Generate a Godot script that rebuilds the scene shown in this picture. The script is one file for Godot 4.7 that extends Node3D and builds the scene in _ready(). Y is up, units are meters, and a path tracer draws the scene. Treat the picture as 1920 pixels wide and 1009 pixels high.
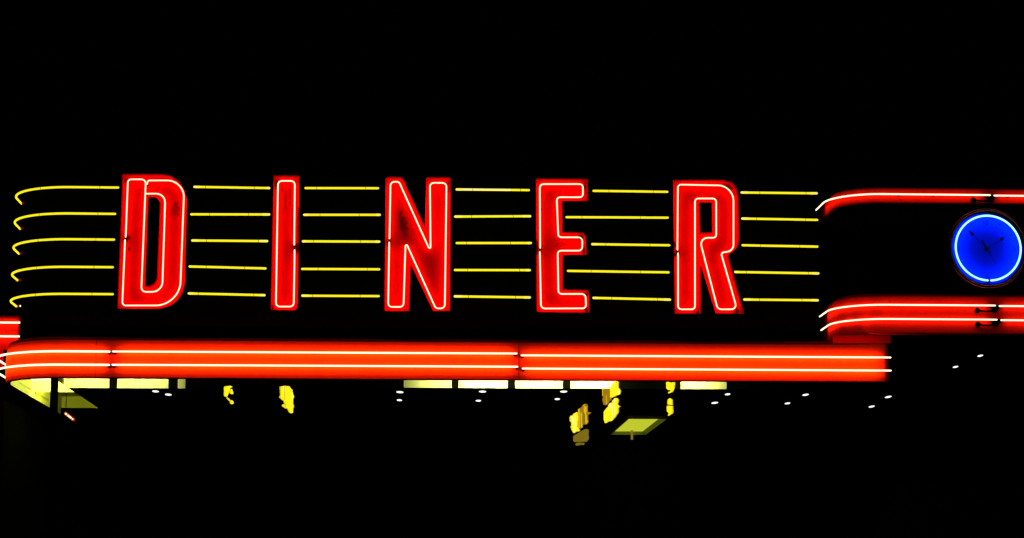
extends Node3D
# A roadside diner at night: open channel letters and yellow neon stripes over a red canopy band, a clock tower beside it.
# Metres, y up. The sign stands in the plane z = 0 and faces +z.

var used := {}
var M := {}

# ------------------------------------------------------------------ helpers: colours and materials
func lin(r: float, g: float, b: float) -> Color:
	return Color(r, g, b).linear_to_srgb()

func paint(r, g, b, rough := 0.6, spec := 0.3, metal := 0.0) -> StandardMaterial3D:
	var m := StandardMaterial3D.new()
	m.albedo_color = lin(r, g, b)
	m.roughness = rough
	m.metallic_specular = spec
	m.metallic = metal
	return m

func glow(r: float, g: float, b: float, gain := 1.0) -> StandardMaterial3D:
	var m := StandardMaterial3D.new()
	m.albedo_color = lin(0.02, 0.02, 0.02)
	m.roughness = 0.35
	m.metallic_specular = 0.3
	m.emission_enabled = true
	var top := maxf(r, maxf(g, b))
	m.emission = lin(r / top, g / top, b / top)
	m.emission_energy_multiplier = top * gain
	return m

# lit sheet whose print is worn: streaks and specks of darker ink
func worn_glow(r: float, g: float, b: float, seed_: int, least: float) -> StandardMaterial3D:
	var m := glow(r, g, b)
	var n := FastNoiseLite.new()
	n.seed = seed_
	n.frequency = 0.06
	n.fractal_octaves = 4
	var im := Image.create(64, 64, false, Image.FORMAT_RGB8)
	for y in 64:
		for x in 64:
			var v := clampf(1.5 + n.get_noise_2d(x * 2.2, y * 1.6) * 2.4, least - 0.3, 1.0)
			var k := v * v
			im.set_pixel(x, y, Color(v, v * lerpf(0.8, 1.0, v), k * v))
	m.emission_texture = ImageTexture.create_from_image(im)
	m.emission_operator = BaseMaterial3D.EMISSION_OP_MULTIPLY
	return m

# paint with blotches of soot and rust: each blotch is [u, v, half width, half height, strength, lean]
func stained(base: Color, dirt: Color, w: int, h: int, blotches: Array, seed_: int, speckle := 0.0) -> StandardMaterial3D:
	var n := FastNoiseLite.new()
	n.seed = seed_
	n.frequency = 0.09
	n.fractal_octaves = 4
	var fine := FastNoiseLite.new()
	fine.seed = seed_ + 7
	fine.frequency = 0.35
	var im := Image.create(w, h, false, Image.FORMAT_RGB8)
	for y in h:
		for x in w:
			var u := (x + 0.5) / w
			var v := (y + 0.5) / h
			var d := 0.0
			for b in blotches:
				var dv: float = (v - b[1]) / b[3]
				var du: float = (u - b[0] - (b[5] if b.size() > 5 else 0.0) * (v - b[1])) / b[2]
				var q: float = 1.0 - (du * du + dv * dv) + n.get_noise_2d(x, y) * 0.8 + fine.get_noise_2d(x, y) * 0.3
				d = maxf(d, clampf(q * 1.4, 0.0, 1.0) * b[4])
			if speckle > 0.0:
				var s := fine.get_noise_2d(x * 0.8 + 300.0, y * 0.8)
				d = maxf(d, clampf((s - 0.52) * 5.0, 0.0, 1.0) * speckle)
				d = maxf(d, clampf((n.get_noise_2d(x * 0.25 - 90.0, y * 0.25) - 0.05) * 0.4, 0.0, 0.06))
			var c := base.lerp(dirt, d)
			im.set_pixel(x, y, c.linear_to_srgb())
	var m := StandardMaterial3D.new()
	m.albedo_texture = ImageTexture.create_from_image(im)
	m.roughness = 0.7
	m.metallic_specular = 0.03
	return m

# ------------------------------------------------------------------ helpers: nodes
func numbered(called: String) -> String:
	var k: int = used.get(called, 0)
	used[called] = k + 1
	return called if k == 0 else "%s_%03d" % [called, k]

func describe(o: Node, label: String, category: String, group := "") -> void:
	o.set_meta("label", label)
	o.set_meta("category", category)
	if group != "":
		o.set_meta("group", group)

func thing(called: String, label: String, category: String, at := Vector3.ZERO, group := "") -> Node3D:
	var o := Node3D.new()
	o.name = numbered(called)
	add_child(o)
	o.position = at
	describe(o, label, category, group)
	return o

func part(called: String, st: SurfaceTool, m: Material, parent: Node3D) -> MeshInstance3D:
	var o := MeshInstance3D.new()
	o.name = called
	o.mesh = st.commit()
	o.material_override = m
	o.cast_shadow = GeometryInstance3D.SHADOW_CASTING_SETTING_ON
	parent.add_child(o, true)
	if parent != self:
		# meshes are written in scene metres; a thing may stand at its own base
		o.position = -world_of(parent)
	return o

func world_of(p: Node3D) -> Vector3:
	var v := Vector3.ZERO
	var q: Node = p
	while q is Node3D and q != self:
		v += q.position
		q = q.get_parent()
	return v

# ------------------------------------------------------------------ helpers: shapes
func mb() -> SurfaceTool:
	var st := SurfaceTool.new()
	st.begin(Mesh.PRIMITIVE_TRIANGLES)
	return st

func tri(st: SurfaceTool, p: Array, n: Array, uv = null) -> void:
	var g: Vector3 = (p[1] - p[0]).cross(p[2] - p[0])
	var order := [0, 1, 2] if g.dot(n[0] + n[1] + n[2]) < 0.0 else [0, 2, 1]
	for k in order:
		st.set_normal(n[k])
		st.set_uv(uv[k] if uv else Vector2.ZERO)
		st.add_vertex(p[k])

func quad(st: SurfaceTool, a: Vector3, b: Vector3, c: Vector3, d: Vector3, n: Vector3) -> void:
	tri(st, [a, b, c], [n, n, n])
	tri(st, [a, c, d], [n, n, n])

func squad(st: SurfaceTool, p: Array, n: Array, uv = null) -> void:
	tri(st, [p[0], p[1], p[2]], [n[0], n[1], n[2]], [uv[0], uv[1], uv[2]] if uv else null)
	tri(st, [p[0], p[2], p[3]], [n[0], n[2], n[3]], [uv[0], uv[2], uv[3]] if uv else null)

func box(st: SurfaceTool, a: Vector3, b: Vector3) -> void:
	var lo := a.min(b)
	var hi := a.max(b)
	for ax in 3:
		for s in 2:
			var n := Vector3.ZERO
			n[ax] = 1.0 if s else -1.0
			var u := (ax + 1) % 3
			var v := (ax + 2) % 3
			var pts := []
			for k in [[0, 0], [1, 0], [1, 1], [0, 1]]:
				var p := Vector3.ZERO
				p[ax] = hi[ax] if s else lo[ax]
				p[u] = hi[u] if k[0] else lo[u]
				p[v] = hi[v] if k[1] else lo[v]
				pts.append(p)
			quad(st, pts[0], pts[1], pts[2], pts[3], n)

# a round bar along a polyline that lies in a plane with normal `across`; rounded ends
func tube(st: SurfaceTool, pts: Array, r: float, across: Vector3, sides := 12, caps := true) -> void:
	var rings := []
	var n := pts.size()
	for i in n:
		var t: Vector3 = (pts[mini(i + 1, n - 1)] - pts[maxi(i - 1, 0)]).normalized()
		var s := t.cross(across).normalized()
		var b := s.cross(t)
		rings.append([pts[i], t, s, b, r, 0.0])
	if caps:
		var f: Array = rings[0]
		var l: Array = rings[n - 1]
		for a in [0.6, 1.1, 1.5]:
			rings.push_front([f[0] - f[1] * r * sin(a), f[1], f[2], f[3], r * cos(a), -sin(a)])
			rings.push_back([l[0] + l[1] * r * sin(a), l[1], l[2], l[3], r * cos(a), sin(a)])
	for i in rings.size() - 1:
		var A: Array = rings[i]
		var B: Array = rings[i + 1]
		for k in sides:
			var p := []
			var m := []
			for c in [[A, k], [A, k + 1], [B, k + 1], [B, k]]:
				var R: Array = c[0]
				var ang: float = TAU * c[1] / sides
				var o: Vector3 = R[2] * cos(ang) + R[3] * sin(ang)
				p.append(R[0] + o * R[4])
				m.append((o * sqrt(1.0 - R[5] * R[5]) + R[1] * R[5]).normalized())
			squad(st, p, m)

func rod(st: SurfaceTool, a: Vector3, b: Vector3, r: float, sides := 10) -> void:
	var d := (b - a).normalized()
	var across := d.cross(Vector3.UP if absf(d.y) < 0.9 else Vector3.RIGHT).normalized()
	tube(st, [a, b], r, across, sides)

# rounded corners: pts is flat [x, y, x, y ...]; radii per inner vertex
func fillet(flat: Array, radii: Array, z: float) -> Array:
	var v := []
	for i in flat.size() / 2:
		v.append(Vector3(flat[2 * i], flat[2 * i + 1], z))
	var out := [v[0]]
	for i in range(1, v.size() - 1):
		var a: Vector3 = (v[i - 1] - v[i])
		var b: Vector3 = (v[i + 1] - v[i])
		var la := a.length()
		var lb := b.length()
		a /= la
		b /= lb
		var ang := a.angle_to(b)
		var r: float = radii[i - 1]
		var cut: float = minf(r / tan(ang / 2.0), minf(la, lb) * 0.48)
		r = cut * tan(ang / 2.0)
		var centre: Vector3 = v[i] + (a + b).normalized() * (r / sin(ang / 2.0))
		var p0: Vector3 = v[i] + a * cut - centre
		var p1: Vector3 = v[i] + b * cut - centre
		var steps := maxi(4, int(r / 0.012))
		steps = mini(steps, 14)
		for k in steps + 1:
			out.append(centre + p0.slerp(p1, float(k) / steps))
	out.append(v[v.size() - 1])
	return out

# plan line of a rounded front: from (x0, front) towards smaller x, round the corner of radius r at xl, back to zb.
# Each item is [point in plan (x, z), outward normal in plan].
func plan_left(x0: float, front: float, xl: float, r: float, zb: float, steps := 14) -> Array:
	var out := [[Vector2(x0, front), Vector2(0, 1)]]
	for k in steps + 1:
		var a := PI / 2 * k / steps
		var n := Vector2(-sin(a), cos(a))
		out.append([Vector2(xl + r, front - r) + n * r, n])
	out.append([Vector2(xl, zb), Vector2(-1, 0)])
	return out

func mirrored(path: Array, about: float) -> Array:
	var out := []
	for p in path:
		out.push_front([Vector2(2.0 * about - p[0].x, p[0].y), Vector2(-p[1].x, p[1].y)])
	return out

# sweep a profile of [outward offset, height] pairs along a plan line; uv in metres along and up
func sweep(st: SurfaceTool, path: Array, profile: Array) -> void:
	var run := 0.0
	for i in path.size() - 1:
		var A: Array = path[i]
		var B: Array = path[i + 1]
		var l: float = A[0].distance_to(B[0])
		var up := 0.0
		for j in profile.size() - 1:
			var e: Vector2 = Vector2(profile[j + 1][0] - profile[j][0], profile[j + 1][1] - profile[j][1])
			if e.length() < 1e-6:
				continue
			var p := []
			var n := []
			var uv := []
			for c in [[A, j, run, up], [B, j, run + l, up], [B, j + 1, run + l, up + e.length()], [A, j + 1, run, up + e.length()]]:
				var q: Array = c[0]
				var w: Array = profile[c[1]]
				var xz: Vector2 = q[0] + q[1] * w[0]
				p.append(Vector3(xz.x, w[1], xz.y))
				var f := Vector2(e.y, -e.x).normalized()
				n.append(Vector3(q[1].x * f.x, f.y, q[1].y * f.x))
				uv.append(Vector2(c[2], c[3]))
			squad(st, p, n, uv)
			up += e.length()
		run += l

# shift a closed polygon inwards by d (positive) with mitred corners
func inset(poly: PackedVector2Array, d: float) -> PackedVector2Array:
	var out := PackedVector2Array()
	var n := poly.size()
	var area := 0.0
	for i in n:
		area += poly[i].cross(poly[(i + 1) % n])
	var s := 1.0 if area > 0.0 else -1.0
	for i in n:
		var a := (poly[i] - poly[(i + n - 1) % n]).normalized()
		var b := (poly[(i + 1) % n] - poly[i]).normalized()
		var na := Vector2(-a.y, a.x) * s
		var nb := Vector2(-b.y, b.x) * s
		var m := (na + nb).normalized()
		out.append(poly[i] + m * d / maxf(0.35, m.dot(na)))
	return out

func poly_of(flat: Array) -> PackedVector2Array:
	var p := PackedVector2Array()
	for i in flat.size() / 2:
		p.append(Vector2(flat[2 * i], flat[2 * i + 1]))
	return p

# join a hole to its outline by a hair-thin slit so that it can be triangulated
func with_hole(outer: PackedVector2Array, hole: PackedVector2Array) -> PackedVector2Array:
	if Geometry2D.is_polygon_clockwise(outer):
		outer.reverse()
	if not Geometry2D.is_polygon_clockwise(hole):
		hole.reverse()
	var best := [0, 0, INF]
	for i in outer.size():
		for j in hole.size():
			var d := outer[i].distance_to(hole[j])
			if d < best[2]:
				best = [i, j, d]
	var out := PackedVector2Array()
	var side := (hole[best[1]] - outer[best[0]]).normalized().orthogonal() * 0.0001
	for k in outer.size() + 1:
		var p := outer[(best[0] + k) % outer.size()]
		out.append(p + (side if k == 0 else -side if k == outer.size() else Vector2.ZERO))
	for k in hole.size() + 1:
		var p := hole[(best[1] + k) % hole.size()]
		out.append(p + (-side if k == 0 else side if k == hole.size() else Vector2.ZERO))
	return out

func flat_face(st: SurfaceTool, poly: PackedVector2Array, z: float, xf := Transform3D.IDENTITY, front := true) -> void:
	var ids := Geometry2D.triangulate_polygon(poly)
	var lo := poly[0]
	var hi := poly[0]
	for p in poly:
		lo = lo.min(p)
		hi = hi.max(p)
	var n := xf.basis * Vector3(0, 0, 1.0 if front else -1.0)
	for i in ids.size() / 3:
		var p := []
		var uv := []
		for k in 3:
			var q := poly[ids[3 * i + k]]
			p.append(xf * Vector3(q.x, q.y, z))
			uv.append(Vector2((q.x - lo.x) / (hi.x - lo.x), (hi.y - q.y) / (hi.y - lo.y)))
		tri(st, p, [n, n, n], uv)

func wall_round(st: SurfaceTool, poly: PackedVector2Array, z0: float, z1: float, outward: bool, xf := Transform3D.IDENTITY) -> void:
	var n := poly.size()
	var cw := Geometry2D.is_polygon_clockwise(poly)
	for i in n:
		var a := poly[i]
		var b := poly[(i + 1) % n]
		var e := (b - a).normalized()
		var m := Vector2(e.y, -e.x) * (-1.0 if cw else 1.0) * (1.0 if outward else -1.0)
		quad(st, xf * Vector3(a.x, a.y, z0), xf * Vector3(b.x, b.y, z0), xf * Vector3(b.x, b.y, z1), xf * Vector3(a.x, a.y, z1), xf.basis * Vector3(m.x, m.y, 0))

func slab(st: SurfaceTool, poly: PackedVector2Array, z0: float, z1: float, xf := Transform3D.IDENTITY) -> void:
	flat_face(st, poly, z1, xf, true)
	flat_face(st, poly, z0, xf, false)
	wall_round(st, poly, z0, z1, true, xf)

func disc(st: SurfaceTool, c: Vector3, r: float, axis: Vector3, sides := 48) -> void:
	var u := axis.cross(Vector3.UP if absf(axis.y) < 0.9 else Vector3.RIGHT).normalized()
	var v := axis.cross(u)
	for k in sides:
		var a := TAU * k / sides
		var b := TAU * (k + 1) / sides
		tri(st, [c, c + (u * cos(a) + v * sin(a)) * r, c + (u * cos(b) + v * sin(b)) * r], [axis, axis, axis])

# surface of revolution about an axis through c: profile of [radius, height along axis]
func lathe(st: SurfaceTool, c: Vector3, axis: Vector3, profile: Array, sides := 32) -> void:
	var u := axis.cross(Vector3.UP if absf(axis.y) < 0.9 else Vector3.RIGHT).normalized()
	var v := axis.cross(u)
	for j in profile.size() - 1:
		var e := Vector2(profile[j + 1][0] - profile[j][0], profile[j + 1][1] - profile[j][1])
		if e.length() < 1e-7:
			continue
		var f := Vector2(e.y, -e.x).normalized()
		for k in sides:
			var p := []
			var n := []
			for w in [[k, j], [k + 1, j], [k + 1, j + 1], [k, j + 1]]:
				var a: float = TAU * w[0] / sides
				var o := u * cos(a) + v * sin(a)
				p.append(c + o * profile[w[1]][0] + axis * profile[w[1]][1])
				n.append((o * f.x + axis * f.y).normalized())
			squad(st, p, n)

# ------------------------------------------------------------------ neon light: strips of area light on the back of the glass
func strip_light(parent: Node3D, a: Vector3, b: Vector3, towards: Vector3, wide: float, color: Color, energy: float) -> void:
	var l := AreaLight3D.new()
	l.name = "tube_light"
	var x := (b - a).normalized()
	var z := -(towards - x * towards.dot(x)).normalized()
	l.area_normalize_energy = true
	l.area_size = Vector2(a.distance_to(b), wide)
	l.light_color = color
	l.light_energy = energy
	l.area_range = 12.0
	l.area_attenuation = 2.0
	l.shadow_enabled = true
	l.transform = Transform3D(Basis(x, z.cross(x), z), (a + b) / 2.0 - world_of(parent))
	parent.add_child(l, true)

# backs: one vector, or one per point. per_metre: energy for each metre of glass. cut0 / cut1: dark length at the electrodes
func tube_lights(parent: Node3D, pts: Array, backs, gap: float, wide: float, color: Color, per_metre: float, cut0 := 0.0, cut1 := 0.0, longest := 1.6) -> void:
	var total := 0.0
	for i in pts.size() - 1:
		total += pts[i].distance_to(pts[i + 1])
	var at := 0.0
	var start: Vector3
	var back: Vector3
	var open := false
	var dir: Vector3
	for i in pts.size() - 1:
		var a: Vector3 = pts[i]
		var b: Vector3 = pts[i + 1]
		var l := a.distance_to(b)
		if l < 1e-6:
			continue
		var d := (b - a) / l
		var from := maxf(0.0, cut0 - at)
		var to := minf(l, total - cut1 - at)
		at += l
		if to - from < 0.002:
			continue
		var s := a + d * from
		var e := a + d * to
		var bk: Vector3 = backs if backs is Vector3 else (backs[i] + backs[i + 1]).normalized()
		var pieces := maxi(1, ceili((to - from) / longest))
		for k in pieces:
			var p0 := s.lerp(e, float(k) / pieces)
			var p1 := s.lerp(e, float(k + 1) / pieces)
			if open and dir.angle_to(d) < 0.75 and start.distance_to(p1) < 0.22:
				pass
			else:
				if open and start.distance_to(p0) > 0.025:
					strip_light(parent, start + back * gap, p0 + back * gap, back, wide, color, per_metre * start.distance_to(p0))
				start = p0
				dir = d
				back = bk
				open = true
			if i == pts.size() - 2 and k == pieces - 1 or to < l - 1e-4:
				if start.distance_to(p1) > 0.025:
					strip_light(parent, start + back * gap, p1 + back * gap, back, wide, color, per_metre * start.distance_to(p1))
				open = false

# ------------------------------------------------------------------ builders
func channel_letter(letter: String, outline: Array, hole: Array, tubes: Array, face_m: Material, look: String) -> void:
	var outer := poly_of(outline)
	var lo := outer[0]
	var hi := outer[0]
	for p in outer:
		lo = lo.min(p)
		hi = hi.max(p)
	var t := thing("channel_letter", look, "letter", Vector3((lo.x + hi.x) / 2, lo.y, -0.168), "channel letters of the roof sign")
	var lip := 0.052
	var deep := -0.07
	var st := mb()
	var inner := inset(outer, 0.006)
	wall_round(st, outer, -0.168, lip, true)
	part("outer_side", st, M.black, t)
	st = mb()
	wall_round(st, inner, deep, lip, false)
	for i in outer.size():
		var j := (i + 1) % outer.size()
		quad(st, Vector3(outer[i].x, outer[i].y, lip), Vector3(outer[j].x, outer[j].y, lip), Vector3(inner[j].x, inner[j].y, lip), Vector3(inner[i].x, inner[i].y, lip), Vector3.BACK)
	part("return", st, M.letter_side, t)
	var face := inner
	if hole.size():
		var h := poly_of(hole)
		var hout := inset(h, -0.006)
		st = mb()
		wall_round(st, h, -0.168, lip, false)
		part("counter_side", st, M.black, t)
		st = mb()
		wall_round(st, hout, deep, lip, true)
		for i in h.size():
			var j := (i + 1) % h.size()
			quad(st, Vector3(h[i].x, h[i].y, lip), Vector3(h[j].x, h[j].y, lip), Vector3(hout[j].x, hout[j].y, lip), Vector3(hout[i].x, hout[i].y, lip), Vector3.BACK)
		part("counter_return", st, M.letter_side, t)
		face = with_hole(inner, hout)
	st = mb()
	flat_face(st, face, deep, Transform3D.IDENTITY)
	part("face", st, face_m, t)
	for spec in tubes:
		var pts := fillet(spec[0], spec[1], 0.0)
		st = mb()
		tube(st, pts, 0.0061, Vector3.BACK)
		var glass := part("neon_tube", st, M.neon_cream, t)
		tube_lights(t, pts, Vector3.FORWARD, 0.011, 0.014, lin(1.0, 0.10, 0.03), 0.078, 0.02, 0.02)
		for e in [[pts[0], pts[1]], [pts[-1], pts[-2]]]:
			st = mb()
			rod(st, e[0] + Vector3(0, 0, -0.008), Vector3(e[0].x, e[0].y, deep), 0.0075)
			part("electrode", st, M.boot, glass)
		# glass standoffs that hold the tube off the face
		for k in [0.2, 0.4, 0.6, 0.8]:
			var p: Vector3 = pts[int(k * (pts.size() - 1))]
			st = mb()
			rod(st, p + Vector3(0, 0, -0.008), Vector3(p.x, p.y, deep), 0.003, 6)
			part("tube_support", st, M.standoff, glass)

func ring_support(parent: Node3D, p: Vector3, along: Vector3, back: Vector3, r: float, reach: float) -> void:
	var st := mb()
	var across := along.cross(back).normalized()
	tube(st, [p - along * 0.0006, p + along * 0.0006], r + 0.0004, across, 12)
	rod(st, p + back * r, p + back * reach, 0.004, 6)
	part("tube_support", st, M.boot, parent)

func yellow_tube(pts: Array, backs, between: String, rank: String, seed_: int, pale := 0.0) -> void:
	var a: Vector3 = pts[0]
	var b: Vector3 = pts[-1]
	var t := thing("neon_tube", "%s yellow neon tube %s" % [rank, between], "neon tube", Vector3((a.x + b.x) / 2, minf(a.y, b.y), -0.168), "yellow neon stripes between the letters")
	var st := mb()
	var rng := RandomNumberGenerator.new()
	rng.seed = seed_
	var r := 0.0100
	if pale > 0.0:
		var mid := a.lerp(b, pale)
		tube(st, [a, mid], r, Vector3.UP)
		part("pale_glass", st, M.neon_pale, t)
		st = mb()
		tube(st, [mid + (b - a).normalized() * 0.012, b], r, Vector3.UP)
		part("glass", st, M.neon_yellow, t)
	else:
		tube(st, pts, r, Vector3.UP)
		part("glass", st, M.neon_yellow, t)
	# paler glass over the electrodes
	for e in [[0, 1], [pts.size() - 1, pts.size() - 2]]:
		if rng.randf() < 0.5:
			var p: Vector3 = pts[e[0]]
			var q: Vector3 = (pts[e[1]] - p).normalized()
			st = mb()
			tube(st, [p - q * 0.001, p + q * rng.randf_range(0.02, 0.07)], r + 0.0006, Vector3.UP)
			part("tube_end", st, M.neon_yellow_end, t)
	if pts.size() == 2:
		for f in [rng.randf_range(0.1, 0.24), rng.randf_range(0.72, 0.9)]:
			ring_support(t, a.lerp(b, f), (b - a).normalized(), Vector3.FORWARD, r, 0.078)

func red_tube(called: String, pts: Array, backs, look: String, group: String, r: float, gap: float, color: Color, per_metre: float, cut0: float, cut1: float, bushing: Array, boot_m: Material = null) -> void:
	var a: Vector3 = pts[0]
	var t := thing(called, look, "neon tube", Vector3(a.x, a.y, a.z), group)
	var st := mb()
	tube(st, pts, r, Vector3.UP)
	part("glass", st, M.neon_white, t)
	tube_lights(t, pts, backs, r + 0.032, 0.018, color, per_metre, cut0, cut1, 0.9)
	# electrode boots and the bushings they pass through
	for k in bushing:
		var i: int = 0 if k == 0 else pts.size() - 1
		var p: Vector3 = pts[i]
		var inwards: Vector3 = (pts[1 if k == 0 else pts.size() - 2] - p).normalized()
		var bk: Vector3 = backs if backs is Vector3 else backs[i]
		var q := p + inwards * 0.012
		st = mb()
		rod(st, q + bk * r, q + bk * (gap - 0.004), 0.0085)
		var boot := part("electrode", st, boot_m if boot_m else M.boot, t)
		st = mb()
		lathe(st, q + bk * (gap - 0.001), -bk, [[0.010, 0.0], [0.018, 0.0], [0.018, 0.005], [0.015, 0.008], [0.010, 0.008], [0.010, 0.0]], 20)
		part("bushing", st, M.boot, boot)
	# clips
	var total := 0.0
	for i in pts.size() - 1:
		var l: float = pts[i].distance_to(pts[i + 1])
		if l > 1.0:
			for f in [0.14, 0.5, 0.83]:
				var d: Vector3 = (pts[i + 1] - pts[i]) / l
				var bk: Vector3 = backs if backs is Vector3 else backs[i]
				st = mb()
				rod(st, pts[i] + d * l * f + bk * r, pts[i] + d * l * f + bk * (gap - 0.002), 0.005, 6)
				part("tube_support", st, M.boot, t)
		total += l

func downlight(p: Vector3, look: String, tilt := 0.0) -> void:
	var t := thing("downlight", look, "ceiling light", p, "round downlights under the canopies")
	var st := mb()
	lathe(st, p, Vector3.DOWN, [[0.036, -0.004], [0.062, 0.0], [0.062, 0.006], [0.050, 0.010], [0.036, 0.010], [0.036, -0.004]], 24)
	part("trim_ring", st, M.black, t)
	st = mb()
	var prof := []
	var wide := 0.031 + 0.005 * sin(p.x * 7.0 + p.z * 11.0)
	tilt = clampf((p.x - 1.0) * 0.05, -0.06, 0.2)
	for k in 11:
		var a := -PI / 2 + PI * k / 10.0
		prof.append([wide * cos(a), 0.022 + 0.0088 * sin(a)])
	lathe(st, p, Vector3(sin(tilt), -cos(tilt), 0), prof, 24)
	part("lamp_lens", st, M.lens_white, t)
	var l := SpotLight3D.new()
	l.name = "lamp_light"
	l.light_color = lin(1.0, 0.9, 0.75)
	l.light_energy = 0.02
	l.light_size = 0.03
	l.spot_angle = 50.0
	l.spot_range = 12.0
	l.spot_attenuation = 2.0
	l.shadow_enabled = true
	t.add_child(l)
	l.rotation = Vector3(-PI / 2, 0, 0)
	l.position = Vector3(0, -0.045, 0)

# a white reflector at the back of the soffit trough with a fluorescent lamp tucked up in front of it
func trough_light(x0: float, x1: float, zb: float, lamp0: float, lamp1: float, energy: float, look: String, tint: Color) -> void:
	var y := 3.75
	var t := thing("soffit_light", look, "ceiling light", Vector3((x0 + x1) / 2, y, zb), "fluorescent soffit lights")
	var st := mb()
	box(st, Vector3(x0, y - 0.001, zb + 0.012), Vector3(x1, y + 0.115, zb + 0.002))
	part("reflector", st, M.pan, t)
	var lz := zb + 0.26
	var ly := y + 0.095
	st = mb()
	rod(st, Vector3(lamp0, ly, lz), Vector3(lamp1, ly, lz), 0.008)
	part("lamp_tube", st, M.fluorescent, t)
	for x in [lamp0, lamp1]:
		st = mb()
		box(st, Vector3(x - 0.006, ly - 0.012, lz - 0.012), Vector3(x + 0.006, y + 0.118, lz + 0.012))
		part("lamp_holder", st, M.black, t)
	strip_light(t, Vector3(lamp0, ly - 0.004, lz - 0.010), Vector3(lamp1, ly - 0.004, lz - 0.010), Vector3(0, -0.25, -1).normalized(), 0.016, tint, energy)

# a shallow white pan set into the soffit with a bare fluorescent lamp behind the canopy band
func soffit_light(x0: float, x1: float, z0: float, z1: float, y: float, lamp0: float, lamp1: float, lamp_z: float, energy: float, look: String, tint: Color, deep := 0.03, lamp_up := -0.02) -> void:
	var t := thing("soffit_light", look, "ceiling light", Vector3((x0 + x1) / 2, y, (z0 + z1) / 2), "fluorescent soffit lights")
	var top := y + deep
	var st := mb()
	quad(st, Vector3(x0, top, z0), Vector3(x1, top, z0), Vector3(x1, top, z1), Vector3(x0, top, z1), Vector3.DOWN)
	quad(st, Vector3(x0, y, z1), Vector3(x1, y, z1), Vector3(x1, top, z1), Vector3(x0, top, z1), Vector3.BACK)
	quad(st, Vector3(x0, y, z0), Vector3(x1, y, z0), Vector3(x1, top, z0), Vector3(x0, top, z0), Vector3.FORWARD)
	quad(st, Vector3(x0, y, z0), Vector3(x0, y, z1), Vector3(x0, top, z1), Vector3(x0, top, z0), Vector3.RIGHT)
	quad(st, Vector3(x1, y, z0), Vector3(x1, y, z1), Vector3(x1, top, z1), Vector3(x1, top, z0), Vector3.LEFT)
	part("pan", st, M.pan, t)
	if lamp1 - lamp0 < 0.01:
		return
	st = mb()
	rod(st, Vector3(lamp0, y + lamp_up, lamp_z), Vector3(lamp1, y + lamp_up, lamp_z), 0.008)
	part("lamp_tube", st, M.fluorescent, t)
	for x in [lamp0, lamp1]:
		st = mb()
		box(st, Vector3(x - 0.006, y + lamp_up + 0.009, lamp_z - 0.008), Vector3(x + 0.006, top - 0.001, lamp_z + 0.012))
		part("lamp_holder", st, M.black, t)
	strip_light(t, Vector3(lamp0, y + lamp_up, lamp_z - 0.010), Vector3(lamp1, y + lamp_up, lamp_z - 0.010), Vector3(0, 0.35 if lamp_up < 0 else -0.15, -1).normalized(), 0.016, tint, energy)

func hanging_sign(origin: Vector3, sgn: float, pieces: Array, look: String, hangers: Array) -> void:
	var t := thing("hanging_sign", look, "sign", origin, "small yellow lit signs under the canopy")
	var rng := RandomNumberGenerator.new()
	rng.seed = 11
	var d := Vector3(sgn, 0, -2).normalized()
	var n := Vector3.UP.cross(d) if sgn > 0 else d.cross(Vector3.UP)
	n = n if n.z > 0 else -n
	var ax := n.cross(Vector3.UP) * -1.0
	var xf := Transform3D(Basis(ax, Vector3.UP, n), Vector3(origin.x, 0, origin.z))
	for p in pieces:
		var poly := PackedVector2Array()
		var raw := poly_of(p[1])
		for i in raw.size():
			var q0 := raw[i]
			var q1 := raw[(i + 1) % raw.size()]
			var cuts := maxi(1, int(q0.distance_to(q1) / 0.016))
			for k in cuts:
				var q := q0.lerp(q1, float(k) / cuts)
				if k > 0:
					q += (q1 - q0).normalized().orthogonal() * rng.randf_range(-0.004, 0.004)
				poly.append(Vector2(q.x * d.dot(ax), q.y))
		var st := mb()
		slab(st, poly, -0.012, 0.0, xf)
		var board := part("lettering", st, M[p[0]], t)
		# upright strokes of lit glass that fill the lettering
		var lo := INF
		var hi := -INF
		for q in poly:
			lo = minf(lo, q.x)
			hi = maxf(hi, q.x)
		var x := lo + 0.007
		while x < hi - 0.004:
			var ys := []
			for i in poly.size():
				var a := poly[i]
				var b := poly[(i + 1) % poly.size()]
				if (a.x - x) * (b.x - x) < 0.0:
					ys.append(a.y + (b.y - a.y) * (x - a.x) / (b.x - a.x))
			ys.sort()
			for k in ys.size() / 2:
				var y0: float = ys[2 * k] + 0.006
				var y1: float = ys[2 * k + 1] - 0.006
				while y1 - y0 > 0.004:
					var top := minf(y1, y0 + rng.randf_range(0.05, 0.16))
					st = mb()
					rod(st, xf * Vector3(x, y0, 0.003), xf * Vector3(x + rng.randf_range(-0.003, 0.003), top, 0.003), rng.randf_range(0.006, 0.0095), 8)
					var mix := rng.randf()
					var which: String = p[0]
					if which == "sign_bright":
						which = "sign_pale" if mix < 0.13 else "sign_lit" if mix < 0.92 else "sign_gold"
					elif which == "sign_mustard":
						which = "sign_gold" if mix < 0.25 else "sign_mustard" if mix < 0.75 else "sign_olive"
					part("lit_stroke", st, M[which], board)
					y0 = top + 0.012
			x += 0.0155
	for h in hangers:
		var st := mb()
		var at: Vector3 = Vector3(origin.x, 0, origin.z) + d * h[0] - n * 0.02
		rod(st, at + Vector3.UP * h[1], at + Vector3.UP * 3.745, 0.004, 6)
		part("hanger_rod", st, M.black, t)

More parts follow.
